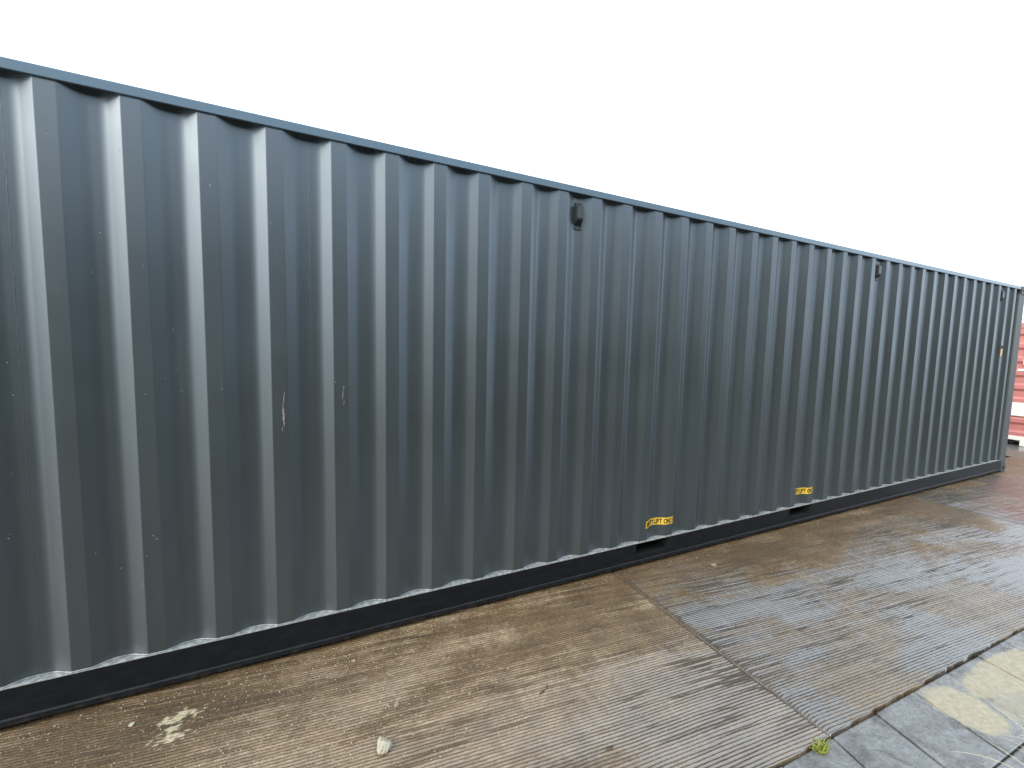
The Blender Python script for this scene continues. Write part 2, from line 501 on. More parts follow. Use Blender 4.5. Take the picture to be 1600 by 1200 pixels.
slab(-2.45, 2.139, 0.35, 490, 480, 21, 0.3)
slab(2.145, 6.880, 0.35, 470, 480, 54, 0.9)
slab(6.886, 11.60, 0.35, 200, 400, 87, 1.0)

# the yard beyond the ribbed slabs
def yard():
    xs = np.concatenate([np.linspace(11.606, 18, 60), np.linspace(19, 120, 30)])
    ys = np.concatenate([np.linspace(-60, -2.2, 20), np.linspace(-1.9, 3.2, 60), np.linspace(4, 60, 20)])
    X, Y = np.meshgrid(xs, ys, indexing="ij")
    Z = -0.006 + 0.012 * (fbm(X * 0.6, Y * 0.6, 3, 3) - 0.5)
    co = np.stack([X, Y, Z], -1).reshape(-1, 3)
    idx = np.arange(len(co)).reshape(X.shape)
    q = np.stack([idx[:-1, :-1], idx[1:, :-1], idx[1:, 1:], idx[:-1, 1:]], -1).reshape(-1, 4)
    return tag(mesh_obj("yard_pavement", co.tolist(), q.tolist(), M_YARD, None, True), kind="structure")
yard()
for jx in (2.142, 6.883, 11.603):
    bm = bmesh.new()
    n = 60
    ys = np.linspace(-1.54 - 0.036 * (jx - 2.1), 0.3, n)
    rows = []
    for y in ys:
        z = -0.0085 + 0.0045 * (vnoise(np.array(y * 14.0), np.array(jx), 8) - 0.2)
        w = 0.0052
        rows.append([bm.verts.new((jx + sx * w, y, z)) for sx in (-1, 1)])
    for a, b in zip(rows[:-1], rows[1:]):
        bm.faces.new((a[0], a[1], b[1], b[0]))
    bm_obj("joint_sealant", bm, M_SEAL, pavement)

# paving flags along the slab edge
paving = empty("paving")
tag(paving, kind="structure")
def paver(x0, x1, y0, y1, z, skew):
    bm = bmesh.new()
    add_box(bm, x0, x1, y0, y1, z - 0.05, z, bev=0.006)
    tx, ty = random.uniform(-0.006, 0.006), random.uniform(-0.006, 0.006)
    cx, cy = (x0 + x1) / 2, (y0 + y1) / 2
    for v in bm.verts:
        v.co.z += (v.co.x - cx) * tx + (v.co.y - cy) * ty
        v.co.x += (v.co.y + 1.56) * skew
        v.co.y += -0.036 * (v.co.x - 2.1)
    return bm_obj("paver", bm, M_PAVE, paving)
ypos = [(-1.905, -1.5525), (-2.255, -1.910), (-2.600, -2.260)]
edges_x = [-0.62, -0.27, 0.07, 0.42, 0.76, 1.11, 1.45, 1.79, 2.14, 2.487, 2.838, 3.188, 3.545, 3.885, 4.23, 4.58, 4.93, 5.28, 5.62, 5.97, 6.32]
for r_, (ya, yb) in enumerate(ypos):
    for a, b in zip(edges_x[:-1], edges_x[1:]):
        o_ = 0.0 if r_ == 0 else random.uniform(-0.02, 0.02)
        paver(a + 0.0035 + o_, b - 0.0035 + o_, ya, yb, -0.004 + random.uniform(-0.003, 0.002), 0.20)
# crumbled mortar in the gutter between slab and flags
def crumbs():
    V, F = [], []
    for k in range(260):
        x = random.uniform(1.3, 5.6)
        y = float(edge_y(np.array(x))) - abs(random.gauss(0.012, 0.012)) - 0.004
        s = random.uniform(0.002, 0.007)
        b = len(V)
        for (i, j, l) in ((1, 0, 0), (-1, 0, 0), (0, 1, 0), (0, -1, 0), (0, 0, 0.8), (0, 0, -0.8)):
            V.append((x + i * s * random.uniform(.5, 1.3), y + j * s * random.uniform(.5, 1.3), -0.045 + l * s))
        for f in ((0, 2, 4), (2, 1, 4), (1, 3, 4), (3, 0, 4), (2, 0, 5), (1, 2, 5), (3, 1, 5), (0, 3, 5)):
            F.append(tuple(b + i for i in f))
    o = mesh_obj("mortar_crumbs", V, F, M_PEB)
    tag(o, "crumbled grey mortar along the gap between slab edge and paving flags", "rubble", kind="stuff")
crumbs()

# ------------------------------------------------------------------ shipping container
XL, XR = -2.42, 9.97
H = 2.896
WD = 2.438
Z_B, Z_T = 0.1975, 2.8456
cont = empty("shipping_container", (3.77, WD / 2, 0))
tag(cont, "long dark grey corrugated shipping container standing on the wet concrete", "container")
bpy.context.view_layer.update()
def cpart(o):
    """parent to the container, keeping its place"""
    o.parent = cont
    o.matrix_parent_inverse = cont.matrix_world.inverted()
    return o

# --- corrugated profile: outer flat B, slope in C, inner flat D (with the weld seam), slope out A
Y_O, Y_I = 0.007, 0.044
SHEET, PITCH_R = 1.148, 0.2815
def profile():
    pts = []
    k = -2
    while True:
        for j in range(4):
            bc = 0.17 + SHEET * k + PITCH_R * j            # corner outer flat / slope in
            d = 0.0715 + (0.022 if j == 3 else 0)
            pts += [(bc - 0.074, Y_O), (bc, Y_O), (bc + 0.068, Y_I), (bc + 0.068 + d, Y_I)]
        k += 1
        if 0.17 + SHEET * k > XR - 0.3:
            break
    x_lo, x_hi = XL + 0.16, XR - 0.235
    pts = [p for p in pts if x_lo + 0.03 < p[0] < x_hi - 0.02]
    pts = [(x_lo, pts[0][1])] + pts + [(x_hi, pts[-1][1])]
    return pts
RAW = profile()
def rounded(raw, r=0.011, seg=4):
    out = [(raw[0][0], raw[0][1], 0.0, -1.0)]
    for p, c, n in zip(raw[:-2], raw[1:-1], raw[2:]):
        a = Vector((p[0] - c[0], p[1] - c[1])); b = Vector((n[0] - c[0], n[1] - c[1]))
        la, lb = a.length, b.length
        t = min(0.0035 if abs(c[1] - Y_O) < 1e-6 else 0.024, la * 0.42, lb * 0.42)
        a.normalize(); b.normalize()
        na = Vector((-a.y, a.x)); nb = Vector((b.y, -b.x))
        if na.y > 0: na = -na
        if nb.y > 0: nb = -nb
        P0 = Vector(c[:2]) + a * t; P2 = Vector(c[:2]) + b * t; P1 = Vector(c[:2])
        for s in range(seg + 1):
            f = s / seg
            q = P0 * (1 - f) ** 2 + P1 * 2 * f * (1 - f) + P2 * f * f
            nn = (na * (1 - f) + nb * f).normalized()
            out.append((q.x, q.y, nn.x, nn.y))
    out.append((raw[-1][0], raw[-1][1], 0.0, -1.0))
    return out
PROF = rounded(RAW)
PX_ = np.array([p[0] for p in PROF]); PY_ = np.array([p[1] for p in PROF])
def prof_y(x):
    return float(np.interp(x, PX_, PY_))

SEAMS = [0.17 + SHEET * k + PITCH_R * 3 + 0.068 + 0.049 for k in range(-3, 9)]
def sheet(xa, xb):
    """one folded steel sheet, front and back skins joined, analytic normals"""
    pr = [p for p in PROF if xa + 0.002 < p[0] < xb - 0.002]
    pr = [(xa, prof_y(xa), 0.0, -1.0)] + pr + [(xb, prof_y(xb), 0.0, -1.0)]
    zs = [Z_B - 0.004, Z_B + 0.3, 0.8, 1.4, 2.0, 2.5, Z_T - 0.05, Z_T + 0.012]
    th = 0.0022
    V, N, F = [], [], []
    np_ = len(pr)
    for side in (0, 1):
        for z in zs:
            for x, y, nx_, ny_ in pr:
                V.append((x - nx_ * th * side, y - ny_ * th * side, z))
                N.append((nx_ if side == 0 else -nx_, ny_ if side == 0 else -ny_, 0))
    nz = len(zs)
    for side in (0, 1):
        o = side * nz * np_
        for k in range(nz - 1):
            for i in range(np_ - 1):
                f = (o + k * np_ + i, o + k * np_ + i + 1, o + (k + 1) * np_ + i + 1, o + (k + 1) * np_ + i)
                F.append(f if side == 0 else f[::-1])
    b = nz * np_
    for k in range(nz - 1):
        F.append((k * np_, (k + 1) * np_, b + (k + 1) * np_, b + k * np_))
        e = np_ - 1
        F.append((k * np_ + e, b + k * np_ + e, b + (k + 1) * np_ + e, (k + 1) * np_ + e))
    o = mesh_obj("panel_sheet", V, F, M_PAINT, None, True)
    o.data.normals_split_custom_set_from_vertices(N)
    return cpart(o)
cuts = [PROF[0][0]] + [s for s in SEAMS if PROF[0][0] + 0.1 < s < PROF[-1][0] - 0.1] + [PROF[-1][0]]
for a, b in zip(cuts[:-1], cuts[1:]):
    sheet(a + 0.0001, b - 0.0001)

def tube_along(pts, r, seg=6, wob=0.0):
    V, F = [], []
    n = len(pts)
    for i, p in enumerate(pts):
        a = Vector(pts[max(0, i - 1)]); b = Vector(pts[min(n - 1, i + 1)])
        t = (b - a).normalized()
        s = t.cross(Vector((0, 0, 1)))
        if s.length < 1e-3: s = t.cross(Vector((0, 1, 0)))
        s.normalize(); q = s.cross(t)
        rr = r * (1 + random.uniform(-wob, wob))
        for k in range(seg):
            an = 2 * math.pi * k / seg
            V.append(tuple(Vector(p) + (s * math.cos(an) + q * math.sin(an)) * rr))
    for i in range(n - 1):
        for k in range(seg):
            F.append((i * seg + k, i * seg + (k + 1) % seg, (i + 1) * seg + (k + 1) % seg, (i + 1) * seg + k))
    F.append(tuple(range(seg))[::-1]); F.append(tuple(range((n - 1) * seg, n * seg)))
    return V, F
# vertical weld seams between sheets
for s in cuts[1:-1]:
    pts = [(s, Y_I + 0.0011, z) for z in np.linspace(Z_B, Z_T, 150)]
    V, F = tube_along(pts, 0.0019, 6, 0.45)
    cpart(mesh_obj("weld_seam", V, F, M_PAINT, None, True))
# weld bead along the foot of the panel, lumpy
xs = np.arange(PROF[0][0], PROF[-1][0], 0.006)
pts = [(x, prof_y(x) - 0.0015 + random.uniform(-.0006, .0006), Z_B + 0.0015) for x in xs]
V, F = tube_along(pts, 0.0036, 6, 0.12)
cpart(mesh_obj("weld_bead", V, F, M_LEDGE, None, True))
pts = [(x, prof_y(x) - 0.001, Z_T - 0.001) for x in xs]
V, F = tube_along(pts, 0.002, 5, 0.25)
cpart(mesh_obj("weld_bead", V, F, M_RAIL, None, True))

# top side rail (box section) and the one on the far side
bm = bmesh.new(); add_box(bm, XL + 0.178, XR - 0.182, 0.0, 0.06, Z_T, H - 0.002, bev=0.005)
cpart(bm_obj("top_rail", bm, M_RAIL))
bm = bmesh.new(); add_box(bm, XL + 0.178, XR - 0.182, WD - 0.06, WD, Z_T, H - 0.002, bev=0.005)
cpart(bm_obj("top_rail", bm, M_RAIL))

# bottom side rail with fork pocket openings
POCK = [(2.352, 2.712), (4.382, 4.748)]
PZ0, PZ1 = 0.088, Z_B - 0.006
def bottom_rail(y_out, sgn):
    bm = bmesh.new()
    xa, xb = XL + 0.165, XR - 0.185
    xs_ = [xa] + [v for p in POCK for v in p] + [xb]
    yy = lambda a, b: (min(y_out + sgn * a, y_out + sgn * b), max(y_out + sgn * a, y_out + sgn * b))
    for i in range(0, len(xs_), 2):
        add_box(bm, xs_[i], xs_[i + 1], *yy(0.0, 0.006), PZ0, PZ1)
    add_box(bm, xa, xb, *yy(0.0004, 0.0056), 0.0525, PZ0)
    # bottom return flange with its folded lip
    prof = [(0.000, 0.053), (-0.007, 0.047), (-0.008, 0.024), (-0.004, 0.020), (0.05, 0.020), (0.05, 0.026), (0.006, 0.027), (0.006, 0.053)]
    prof = [(y_out + sgn * a, z) for a, z in prof]
    add_prism(bm, prof, xa, xb)
    return cpart(bm_obj("bottom_rail", bm, M_SILL))
bottom_rail(0.0, 1)
bottom_rail(WD, -1)
for y0_, y1_ in ((0.0, 0.062), (WD - 0.062, WD)):
    bm = bmesh.new(); add_box(bm, XL + 0.165, XR - 0.185, y0_, y1_, PZ1, Z_B - 0.0015, bev=0.0015)
    cpart(bm_obj("rail_flange", bm, M_LEDGE))
# fork pockets: steel tunnels through the base
for a, b in POCK:
    bm = bmesh.new()
    for dims in ((a - 0.006, a, 0.0062, WD - 0.0062, PZ0, PZ1 - .001), (b, b + 0.006, 0.0062, WD - 0.0062, PZ0, PZ1 - .001),
                 (a - 0.006, b + 0.006, 0.0062, WD - 0.0062, PZ1 - 0.001, PZ1 - 0.0002), (a - 0.006, b + 0.006, 0.0062, WD - 0.0062, PZ0 - 0.006, PZ0),
                 (a, b, 1.2, 1.21, PZ0, PZ1 - .001)):
        add_box(bm, *dims)
    cpart(bm_obj("fork_pocket", bm, M_DARK))
# floor, roof, other walls
cpart(box_obj("floor", (XL + 0.05, XR - 0.05, 0.07, WD - 0.07, 0.205, 0.235), M_WOOD))
for k in range(28):
    x = XL + 0.35 + k * 0.435
    if any(a - 0.08 < x < b + 0.08 for a, b in POCK):
        continue
    cpart(box_obj("cross_member", (x, x + 0.045, 0.066, WD - 0.066, 0.06, 0.19), M_DARK))
def ribbed_sheet(name, axis_len, y_at, zs, mat):
    pass
bm = bmesh.new()
n = int((XR - XL - 0.3) / 0.104)
prev = None
for i in range(n + 1):
    x = XL + 0.15 + i * 0.104
    z = H - 0.016 + (0.010 if i % 2 else -0.010)
    a = bm.verts.new((x, 0.055, z)); b = bm.verts.new((x, WD - 0.055, z))
    if prev: bm.faces.new((prev[0], a, b, prev[1]))
    prev = (a, b)
cpart(bm_obj("roof", bm, M_PAINT))
pr = [(x, WD - y) for x, y, _, _ in PROF]
V = [(x, y, z) for z in (Z_B, Z_T + 0.01) for x, y in pr]
n = len(pr)
cpart(mesh_obj("rear_side_panel", V, [(i, i + n, i + n + 1, i + 1) for i in range(n - 1)], M_PAINT))
for xe, s in ((XR - 0.01, -1), (XL + 0.01, 1)):
    ys_ = np.arange(0.16, WD - 0.159, 0.0705)
    pr = [(xe + s * (0.01 if (i // 1) % 4 in (0, 1) else 0.05), y) for i, y in enumerate(ys_)]
    n = len(pr)
    V = [(x, y, z) for z in (0.15, 2.80) for x, y in pr]
    cpart(mesh_obj("end_wall", V, [(i, i + 1, i + n + 1, i + n) for i in range(n - 1)], M_PAINT))
    for z0_, z1_ in ((0.02, 0.15), (2.80, H - 0.004)):
        a, b = sorted((xe, xe + s * 0.07))
        cpart(box_obj("end_rail", (a, b, 0.165, WD - 0.165, z0_, z1_), M_RAIL, None, 0.004))

# corner posts and castings
def casting(x0, x1, y0, y1, z0, z1, front, endx):
    """cast steel corner block with an oval slot in the side face and one in the end face"""
    bm = bmesh.new()
    def holed(face_pts, nrm):
        o, ux, uy, w, h_ = face_pts
        n_ = 16
        ring, back = [], []
        for k in range(n_):
            an = 2 * math.pi * (k + 0.5) / n_
            px = (0.5 * w) + 0.26 * min(w, h_) * 1.25 * math.cos(an)
            py = (0.5 * h_) + 0.26 * min(w, h_) * 0.95 * math.sin(an)
            ring.append(bm.verts.new(o + ux * px + uy * py))
            back.append(bm.verts.new(o + ux * px + uy * py - nrm * 0.03))
        cor = [bm.verts.new(o + ux * (w if cx else 0) + uy * (h_ if cy else 0)) for cx, cy in ((1, 1), (0, 1), (0, 0), (1, 0))]
        q = n_ // 4
        for c in range(4):
            for k in range(q):
                i = c * q + k
                if k < q - 1 or True:
                    bm.faces.new((cor[c], ring[(i + 1) % n_], ring[i])) if k < q - 1 else bm.faces.new((cor[c], cor[(c + 1) % 4], ring[(i + 1) % n_], ring[i]))
        for k in range(n_):
            bm.faces.new((ring[k], ring[(k + 1) % n_], back[(k + 1) % n_], back[k]))
        bm.faces.new(back)
    X, Y, Zv = Vector((1, 0, 0)), Vector((0, 1, 0)), Vector((0, 0, 1))
    yf = y0 if front else y1
    holed((Vector((x0, yf, z0)), X, Zv, x1 - x0, z1 - z0), -Y if front else Y)
    xe = x1 if endx else x0
    holed((Vector((xe, y0, z0)), Y, Zv, y1 - y0, z1 - z0), X if endx else -X)
    c = [bm.verts.new((x, y, z)) for z in (z0, z1) for x, y in ((x0, y0), (x1, y0), (x1, y1), (x0, y1))]
    bm.faces.new(c[:4]); bm.faces.new(c[4:])
    if front: bm.faces.new((c[2], c[3], c[7], c[6]))
    else: bm.faces.new((c[0], c[1], c[5], c[4]))
    if endx: bm.faces.new((c[0], c[3], c[7], c[4]))
    else: bm.faces.new((c[1], c[2], c[6], c[5]))
    bmesh.ops.remove_doubles(bm, verts=bm.verts, dist=0.0005)
    return cpart(bm_obj("corner_casting", bm, M_CAST))
for ex in (True, False):
    xa, xb = (XR - 0.178, XR) if ex else (XL, XL + 0.178)
    for fr in (True, False):
        ya, yb = (-0.006, 0.156) if fr else (WD - 0.156, WD + 0.006)
        casting(xa, xb, ya, yb, 0.0, 0.122, fr, ex)
        casting(xa, xb, ya, yb, H - 0.118, H + 0.003, fr, ex)
        bm = bmesh.new()
        p0, p1 = (XR - 0.235, XR - 0.003) if ex else (XL + 0.003, XL + 0.16)
        add_box(bm, p0, p1, 0.001 if fr else WD - 0.15, 0.15 if fr else WD - 0.001, 0.123, H - 0.119, bev=0.008)
        cpart(bm_obj("corner_post", bm, M_CAST if ex else M_PAINT))

# --- ventilators
def vent(xc, ztop):
    root = bpy.data.objects.new("ventilator", None)
    link(root); root.location = (xc, Y_I, ztop - 0.095)
    bpy.context.view_layer.update()
    w = 0.037
    bm = bmesh.new(); add_box(bm, -w, w, -0.0042, -0.0006, -0.095, 0.095, bev=0.0012)
    bm_obj("back_plate", bm, M_VENT, root)
    prof = [(-0.0045, 0.074), (-0.022, 0.072), (-0.036, 0.064), (-0.038, -0.020), (-0.034, -0.028), (-0.0045, -0.066)]
    bm = bmesh.new(); add_prism(bm, prof, -0.027, 0.027)
    bmesh.ops.bevel(bm, geom=list(bm.edges), offset=0.0025, segments=2, affect='EDGES')
    bm_obj("hood", bm, M_VENT, root)
    bm = bmesh.new(); add_prism(bm, [(-0.0330, -0.0302), (-0.0335, -0.0316), (-0.0065, -0.0668), (-0.0055, -0.0655)], -0.022, 0.022)
    bm_obj("hood_shade", bm, M_DARK, root)  # dark sheet standing in for the hood's shaded open underside
    for bx, bz in ((-0.020, 0.085), (0.020, 0.085), (-0.014, -0.082), (0.018, -0.084)):
        bm = bmesh.new()
        bmesh.ops.create_cone(bm, cap_ends=True, segments=6, radius1=0.0065, radius2=0.0055, depth=0.006,
                              matrix=Matrix.Translation((bx, -0.007, bz)) @ Matrix.Rotation(math.pi / 2, 4, 'X'))
        bm_obj("bolt", bm, M_BOLT, root)
    root.parent = cont
    root.matrix_parent_inverse = cont.matrix_world.inverted()
    return root
vent(1.703, 2.800); vent(5.712, 2.806); vent(9.166, 2.796)

# --- yellow labels wrapped over the corrugation, with their print
def text_mesh(s, size):
    cu = bpy.data.curves.new("lettering", 'FONT')
    cu.body = s; cu.size = size; cu.align_x = 'CENTER'; cu.align_y = 'CENTER'; cu.offset = size * 0.034
    o = bpy.data.objects.new("lettering", cu)
    COL.objects.link(o)
    dg = bpy.context.evaluated_depsgraph_get()
    me = bpy.data.meshes.new_from_object(o.evaluated_get(dg))
    bpy.data.objects.remove(o); bpy.data.curves.remove(cu)
    return me
KX = [p[0] for p in PROF]
def decal(x0, x1, z0, z1, s, lab):
    xs_ = sorted({x0, x1, *[x for x in KX if x0 < x < x1]})
    zc = (z0 + z1) / 2
    V = []; F = []
    for sl, off in ((0, 0.0015), (1, 0.0003)):
        for x in xs_:
            for z in (z0, z1):
                V.append((x, prof_y(x) - off, z))
    n_ = len(xs_)
    for i in range(n_ - 1):
        F.append((2 * i, 2 * i + 2, 2 * i + 3, 2 * i + 1))
    o = mesh_obj("decal", V[:2 * n_], F, M_YEL, None, True)
    me = text_mesh(s, 0.036)
    bm = bmesh.new(); bm.from_mesh(me)
    lo = min(v.co.x for v in bm.verts); hi = max(v.co.x for v in bm.verts)
    lz = min(v.co.y for v in bm.verts); hz = max(v.co.y for v in bm.verts)
    w = (x1 - x0) - 0.016; hh = (z1 - z0) * 0.70
    for v in bm.verts:
        v.co = Vector((x0 + 0.008 + (v.co.x - lo) / (hi - lo) * w, 0, zc + ((v.co.y - lz) / (hz - lz) - 0.5) * hh))
    for x in xs_[1:-1]:
        bmesh.ops.bisect_plane(bm, geom=list(bm.verts) + list(bm.edges) + list(bm.faces), plane_co=(x, 0, 0), plane_no=(1, 0, 0))
    for v in bm.verts:
        v.co.y = prof_y(v.co.x) - 0.0024
    t = bm_obj("lettering", bm, M_INK, None)
    t.parent = o
    o["label"] = lab
    return cpart(o)
decal(2.452, 2.765, 0.302, 0.362, "EMPTY LIFT ONLY", "yellow strip reading EMPTY LIFT ONLY above the nearer fork pocket")
decal(4.466, 4.790, 0.306, 0.372, "EMPTY LIFT ONLY", "yellow strip reading EMPTY LIFT ONLY above the farther fork pocket")

# small yellow and white stickers near the far corner
def sticker(x0, x1, z0, z1, mat, name):
    xs_ = sorted({x0, x1, *[x for x in KX if x0 < x < x1]})
    V = []
    for x in xs_:
        for z in (z0, z1): V.append((x, prof_y(x) - 0.0016, z))
    return cpart(mesh_obj(name, V, [(2 * i, 2 * i + 2, 2 * i + 3, 2 * i + 1) for i in range(len(xs_) - 1)], mat))
b9 = 0.17 + SHEET * 8
sticker(b9 - 0.066, b9 - 0.006, 1.83, 1.985, M_YEL, "sticker")
sticker(b9 - 0.070, b9 - 0.004, 1.935, 1.990, M_STICK, "sticker")

# scraped paint on two ribs and a chipped rib near the far corner
def flake(cx, cz, w, h_, n_, seed, slant=0.0):
    rr = random.Random(seed)
    L, Rr = [], []
    for k in range(n_ + 1):
        f = k / n_
        env = math.sin(math.pi * min(1, max(0, f))) ** 0.7 * w * rr.uniform(0.35, 1.0)
        x = cx + slant * (f - 0.5) + rr.uniform(-.12, .12) * w
        L.append((x - env / 2, cz - h_ / 2 + f * h_)); Rr.append((x + env / 2, cz - h_ / 2 + f * h_))
    V = [(x, prof_y(x) - 0.0012, z) for x, z in L + Rr]
    m_ = n_ + 1
    return cpart(mesh_obj("scrape", V, [(i, i + m_, i + m_ + 1, i + 1) for i in range(n_)], M_SCR))
flake(-0.156, 1.375, 0.0120, 0.135, 16, 1, -0.004)
flake(-0.153, 1.465, 0.005, 0.075, 8, 2, 0.008)
flake(-0.162, 1.300, 0.006, 0.035, 5, 3, 0.004)
flake(0.146, 1.515, 0.006, 0.030, 5, 4, 0.002)
flake(0.141, 1.475, 0.0045, 0.060, 8, 5, 0.006)
flake(0.146, 1.430, 0.006, 0.030, 6, 6, 0.003)
b8 = 0.17 + SHEET * 7 + PITCH_R * 3
for k in range(9):
    z = 1.95 - k * 0.075 + random.uniform(-.02, .02)
    flake(b8 - 0.01 + random.uniform(-.006, .006), z, 0.020, random.uniform(0.02, 0.055), 5, 50 + k, 0.004)

# beads of rain on the panel
def droplets():
    V, F = [], []
    proto = []
    for ring, zf in ((1.0, 0.0), (0.72, 0.55)):
        for k in range(6):
            an = math.pi / 3 * k
            proto.append((ring * math.cos(an), zf, ring * math.sin(an)))
    proto.append((0, 0.78, 0))
    pf = [(k, (k + 1) % 6, 6 + (k + 1) % 6, 6 + k) for k in range(6)] + [(6 + k, 6 + (k + 1) % 6, 12) for k in range(6)]
    for k in range(600):
        x = random.uniform(-1.4, 3.4) if k % 4 else random.uniform(-1.4, 9.0)
        z = 0.25 + 2.5 * random.random() ** 0.7
        if random.random() < 0.35:                        # small strings of beads
            z2 = [z - i * random.uniform(0.008, 0.02) for i in range(random.randint(1, 3))]
        else:
            z2 = [z]
        for zz in z2:
            s = random.choice((0.0011, 0.0014, 0.0018, 0.0024))
            xx = x + random.uniform(-.004, .004)
            y = prof_y(xx)
            sl = (prof_y(xx + 0.002) - prof_y(xx - 0.002)) / 0.004
            n_ = Vector((sl, -1, 0)).normalized(); t_ = Vector((-n_.y, n_.x, 0))
            b = len(V)
            for px, py, pz in proto:
                p = Vector((xx, y, zz)) + t_ * px * s + n_ * py * s + Vector((0, 0, pz * s * 1.15))
                V.append(tuple(p))
            F.extend(tuple(b + i for i in f) for f in pf)
    o = mesh_obj("water_droplets", V, F, M_DROP, None, True)
    o["kind"] = "stuff"
    cpart(o)
droplets()

# ------------------------------------------------------------------ red container beyond
RX = 13.22
RY0, RY1 = -0.22, 2.22
RH = 2.55
red = empty("red_container", (RX + 3.0, 1.0, 0))
tag(red, "red horizontally ribbed container with white band and white sill beyond the dark one", "container")
bpy.context.view_layer.update()
def rpart(o):
    o.parent = red
    o.matrix_parent_inverse = red.matrix_world.inverted()
    return o
def ribbed(z0, z1, mat, name, phase=0.0, flat=False):
    """wall skin with horizontal trapezoid ribs facing -x"""
    pr = []
    per = 0.285
    z = z0
    if flat:
        pr = [(0.0, z0), (0.0, z1)]
    else:
        k = 0
        while z < z1 - 0.02:
            for dx, dz in ((0.0, 0.0), (0.0, 0.075), (0.035, 0.115), (0.035, 0.235)):
                if z + dz < z1: pr.append((dx, z + dz))
            z += per
        pr.append((pr[-1][0], z1))
    n_ = len(pr)
    V = [(RX + dx, y, z) for y in (RY0 + 0.12, RY1 - 0.12) for dx, z in pr] + [(RX + 0.06, y, z) for y in (RY0 + 0.12, RY1 - 0.12) for z in (z0, z1)]
    F = [(i, i + n_, i + n_ + 1, i + 1) for i in range(n_ - 1)]
    F.append((2 * n_, 2 * n_ + 1, 2 * n_ + 3, 2 * n_ + 2))
    return rpart(mesh_obj(name, V, F, mat))
ribbed(0.20, 0.62, M_RED, "lower_cladding")
ribbed(0.62, 0.90, M_WHITE, "white_band", flat=True)
ribbed(0.90, RH - 0.11, M_RED, "upper_cladding")
rpart(box_obj("sill", (RX - 0.012, RX + 0.09, RY0 + 0.12, RY1 - 0.12, 0.115, 0.199), M_WHITE, None, 0.005))
for a, b in ((RY0 + 0.1, 0.66), (1.02, 1.40), (1.76, RY1 - 0.1)):
    rpart(box_obj("skid", (RX - 0.010, RX + 0.085, a, b, 0.0, 0.114), M_WHITE, None, 0.005))
rpart(box_obj("roof_rail", (RX - 0.012, RX + 0.08, RY0 + 0.12, RY1 - 0.12, RH - 0.109, RH), M_RED, None, 0.005))
for yy in (RY0, RY1 - 0.12):
    rpart(box_obj("corner_post", (RX - 0.015, RX + 0.11, yy, yy + 0.12, 0.0, RH + 0.02), M_RED, None, 0.006))
rpart(box_obj("body", (RX + 0.10, RX + 6.0, RY0 + 0.02, RY1 - 0.02, 0.12, RH - 0.01), M_RED, None, 0.01))
sg = rpart(box_obj("sign", (RX - 0.020, RX - 0.006, 0.28, 0.735, 1.69, 2.10), M_STICK, None, 0.002))
pic = box_obj("sign_print", (RX - 0.0235, RX - 0.0205, 0.34, 0.675, 1.80, 2.06), M_BLUE)
pic.parent = sg; pic.matrix_parent_inverse = sg.matrix_world.inverted()
rpart(box_obj("notice_strip", (RX - 0.012, RX - 0.004, 0.20, 0.80, 1.555, 1.60), M_STICK))
rpart(box_obj("notice", (RX - 0.012, RX - 0.004, 0.45, 0.60, 1.43, 1.49), M_STICK))

# ------------------------------------------------------------------ small things on the ground
def rock(name, loc, s, mat, seed, flat=0.75):
    bm = bmesh.new()
    bmesh.ops.create_icosphere(bm, subdivisions=4, radius=1.0)
    rr = np.random.default_rng(seed)
    ax = rr.normal(size=(9, 3)); ax /= np.linalg.norm(ax, axis=1)[:, None]
    cut = rr.uniform(0.52, 0.80, 9)
    for v in bm.verts:
        p = np.array(v.co)
        for a, c in zip(ax, cut):
            d = p @ a
            if d > c: p = p - a * (d - c) * 0.97
        p = p * (1 + 0.07 * math.sin(5 * p[0] + 3 * p[1] + seed) + 0.06 * math.sin(7 * p[2] + 4 * p[0]) + 0.04 * math.sin(13 * p[1] - 6 * p[2]))
        v.co = Vector((p[0] * s[0], p[1] * s[1], p[2] * s[2]))
    zmin = min(v.co.z for v in bm.verts)
    for v in bm.verts: v.co.z -= zmin
    bm.normal_update()
    o = bm_obj(name, bm, mat, None, True)
    o.location = loc
    o.rotation_euler = (0, 0, rr.uniform(0, 6))
    return o
tag(rock("stone", (0.250, -0.775, -0.003), (0.036, 0.032, 0.030), M_STONE, 31), "pale cream stone lying alone on the brown slab at the bottom", "stone")
tag(rock("pebble", (2.966, -0.252, -0.003), (0.024, 0.017, 0.014), M_PEB, 8), "small grey pebble on the slab below the yellow strip", "pebble", "loose pebbles on the slabs")
tag(rock("pebble", (0.337, -0.570, -0.003), (0.013, 0.011, 0.008), M_PEB, 9), "tiny dark pebble just above the pale cream stone", "pebble", "loose pebbles on the slabs")
tag(rock("pebble", (0.170, -0.180, -0.003), (0.012, 0.009, 0.007), M_STONE, 12), "tiny pale pebble close to the container foot", "pebble", "loose pebbles on the slabs")
tag(rock("pebble", (-0.780, -0.190, -0.003), (0.013, 0.011, 0.008), M_STONE, 14), "tiny pale pebble left of the flaking yellow paint mark", "pebble", "loose pebbles on the slabs")

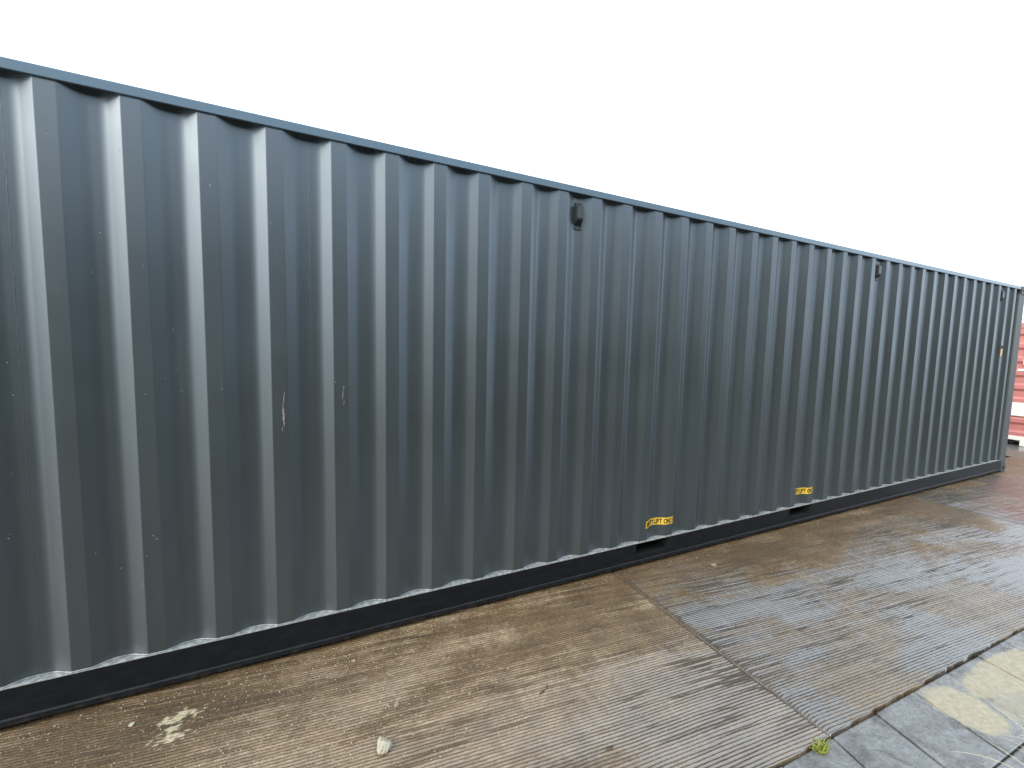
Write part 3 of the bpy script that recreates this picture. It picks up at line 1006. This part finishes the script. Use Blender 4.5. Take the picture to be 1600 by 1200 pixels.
def twig(pts, r, lab):
    V, F = tube_along(pts, r, 5, 0.2)
    o = mesh_obj("twig", V, F, M_TWIG, None, True)
    tag(o, lab, "twig", "bits of twig on the slab")
    return o
twig([(1.012, -0.800, 0.006), (1.030, -0.797, 0.008), (1.045, -0.790, 0.006)], 0.0030, "short dark twig on the brown slab, left of its twin")
twig([(1.058, -0.788, 0.006), (1.068, -0.776, 0.009), (1.076, -0.765, 0.006)], 0.0025, "short dark twig on the brown slab, right of its twin")
twig([(1.140, -1.175, 0.006), (1.155, -1.178, 0.008), (1.172, -1.180, 0.006)], 0.0030, "lone dark twig near the bottom edge of the ribbed slab")

def grit():
    V, F = [], []
    for k in range(9500):
        if k < 6200:
            x = random.uniform(-1.4, 0.9) if random.random() < .75 else random.gauss(-0.1, 0.25)
            y = -random.uniform(0.04, 0.95)
        else:
            x = random.uniform(-1.4, 6.0); y = -random.uniform(0.02, 0.10) if k % 2 else -random.uniform(0.05, 1.5)
        s = 0.0010 + 0.0030 * random.random() ** 4
        z = -0.003 + 0.010 * (float(fbm(np.array(x * .7), np.array(y * .7), 51, 2)) - 0.5) + 0.002
        b = len(V)
        for (i, j, l) in ((1, 0, 0), (-1, 0, 0), (0, 1, 0), (0, -1, 0), (0, 0, 0.8), (0, 0, -0.8)):
            V.append((x + i * s * random.uniform(.6, 1.3), y + j * s * random.uniform(.6, 1.3), z + l * s))
        for f in ((0, 2, 4), (2, 1, 4), (1, 3, 4), (3, 0, 4), (2, 0, 5), (1, 2, 5), (3, 1, 5), (0, 3, 5)):
            F.append(tuple(b + i for i in f))
    o = mesh_obj("grit", V, F, M_GRIT)
    tag(o, "loose pale grit scattered over the ribbed concrete slabs", "grit", kind="stuff")
grit()

def blade(p0, p1, arch, w, mat, name, parent, n_=8, side=None):
    p0 = Vector(p0); p1 = Vector(p1)
    d = (p1 - p0); s = (side or d.cross(Vector((0, 0, 1)))).normalized()
    V = []
    for k in range(n_ + 1):
        f = k / n_
        c = p0.lerp(p1, f) + Vector((0, 0, arch * 4 * f * (1 - f)))
        ww = w * (1 - 0.8 * f ** 2)
        V += [tuple(c - s * ww), tuple(c + Vector((0, 0, ww * 0.6))), tuple(c + s * ww)]
    F = []
    for k in range(n_):
        a = 3 * k
        F += [(a, a + 1, a + 4, a + 3), (a + 1, a + 2, a + 5, a + 4), (a + 2, a, a + 3, a + 5)]
    o = mesh_obj(name, V, F, mat, None, True)
    o.parent = parent
    o.matrix_parent_inverse = parent.matrix_world.inverted()
    return o

weed = empty("weed", (2.02, -1.570, -0.01))
tag(weed, "small yellow-green weed growing at the slab corner by the joint", "plant")
bpy.context.view_layer.update()
rw = random.Random(4)
for k in range(46):
    an = rw.uniform(0, 2 * math.pi); L = rw.uniform(0.018, 0.055); hgt = rw.uniform(0.012, 0.045)
    b = Vector((2.02 + rw.gauss(0, .010), -1.566 + rw.gauss(0, .008), -0.012))
    t = b + Vector((math.cos(an) * L, math.sin(an) * L * 0.75, hgt))
    blade(b, t, 0.005, rw.uniform(0.0035, 0.0065), M_LEAF, "leaf", weed, 4)

straw = empty("dry_grass", (2.86, -2.03, -0.03))
tag(straw, "tuft of dry straw-coloured grass blades at the lower right corner", "grass")
bpy.context.view_layer.update()
STRAW = [((2.93, -2.00, 0.02), (3.00, -1.76, 0.06), 0.02, 0.0016), ((2.98, -2.02, 0.02), (2.86, -1.93, 0.05), 0.035, 0.0016),
         ((2.70, -2.02, 0.0), (2.50, -1.83, 0.035), 0.030, 0.0017), ((2.74, -2.03, 0.0), (2.70, -1.87, 0.05), 0.01, 0.0015),
         ((2.86, -2.05, 0.0), (2.80, -1.90, 0.05), 0.01, 0.0015), ((2.83, -2.06, 0.0), (2.78, -1.93, 0.04), 0.01, 0.0013),
         ((2.99, -2.0, 0.0), (2.84, -1.88, 0.02), 0.015, 0.0011), ((2.95, -2.06, 0.0), (2.96, -1.90, 0.06), 0.02, 0.0012)]
for a, b, h_, w_ in STRAW:
    blade(a, b, h_, w_, M_STRAW, "blade", straw, 10)
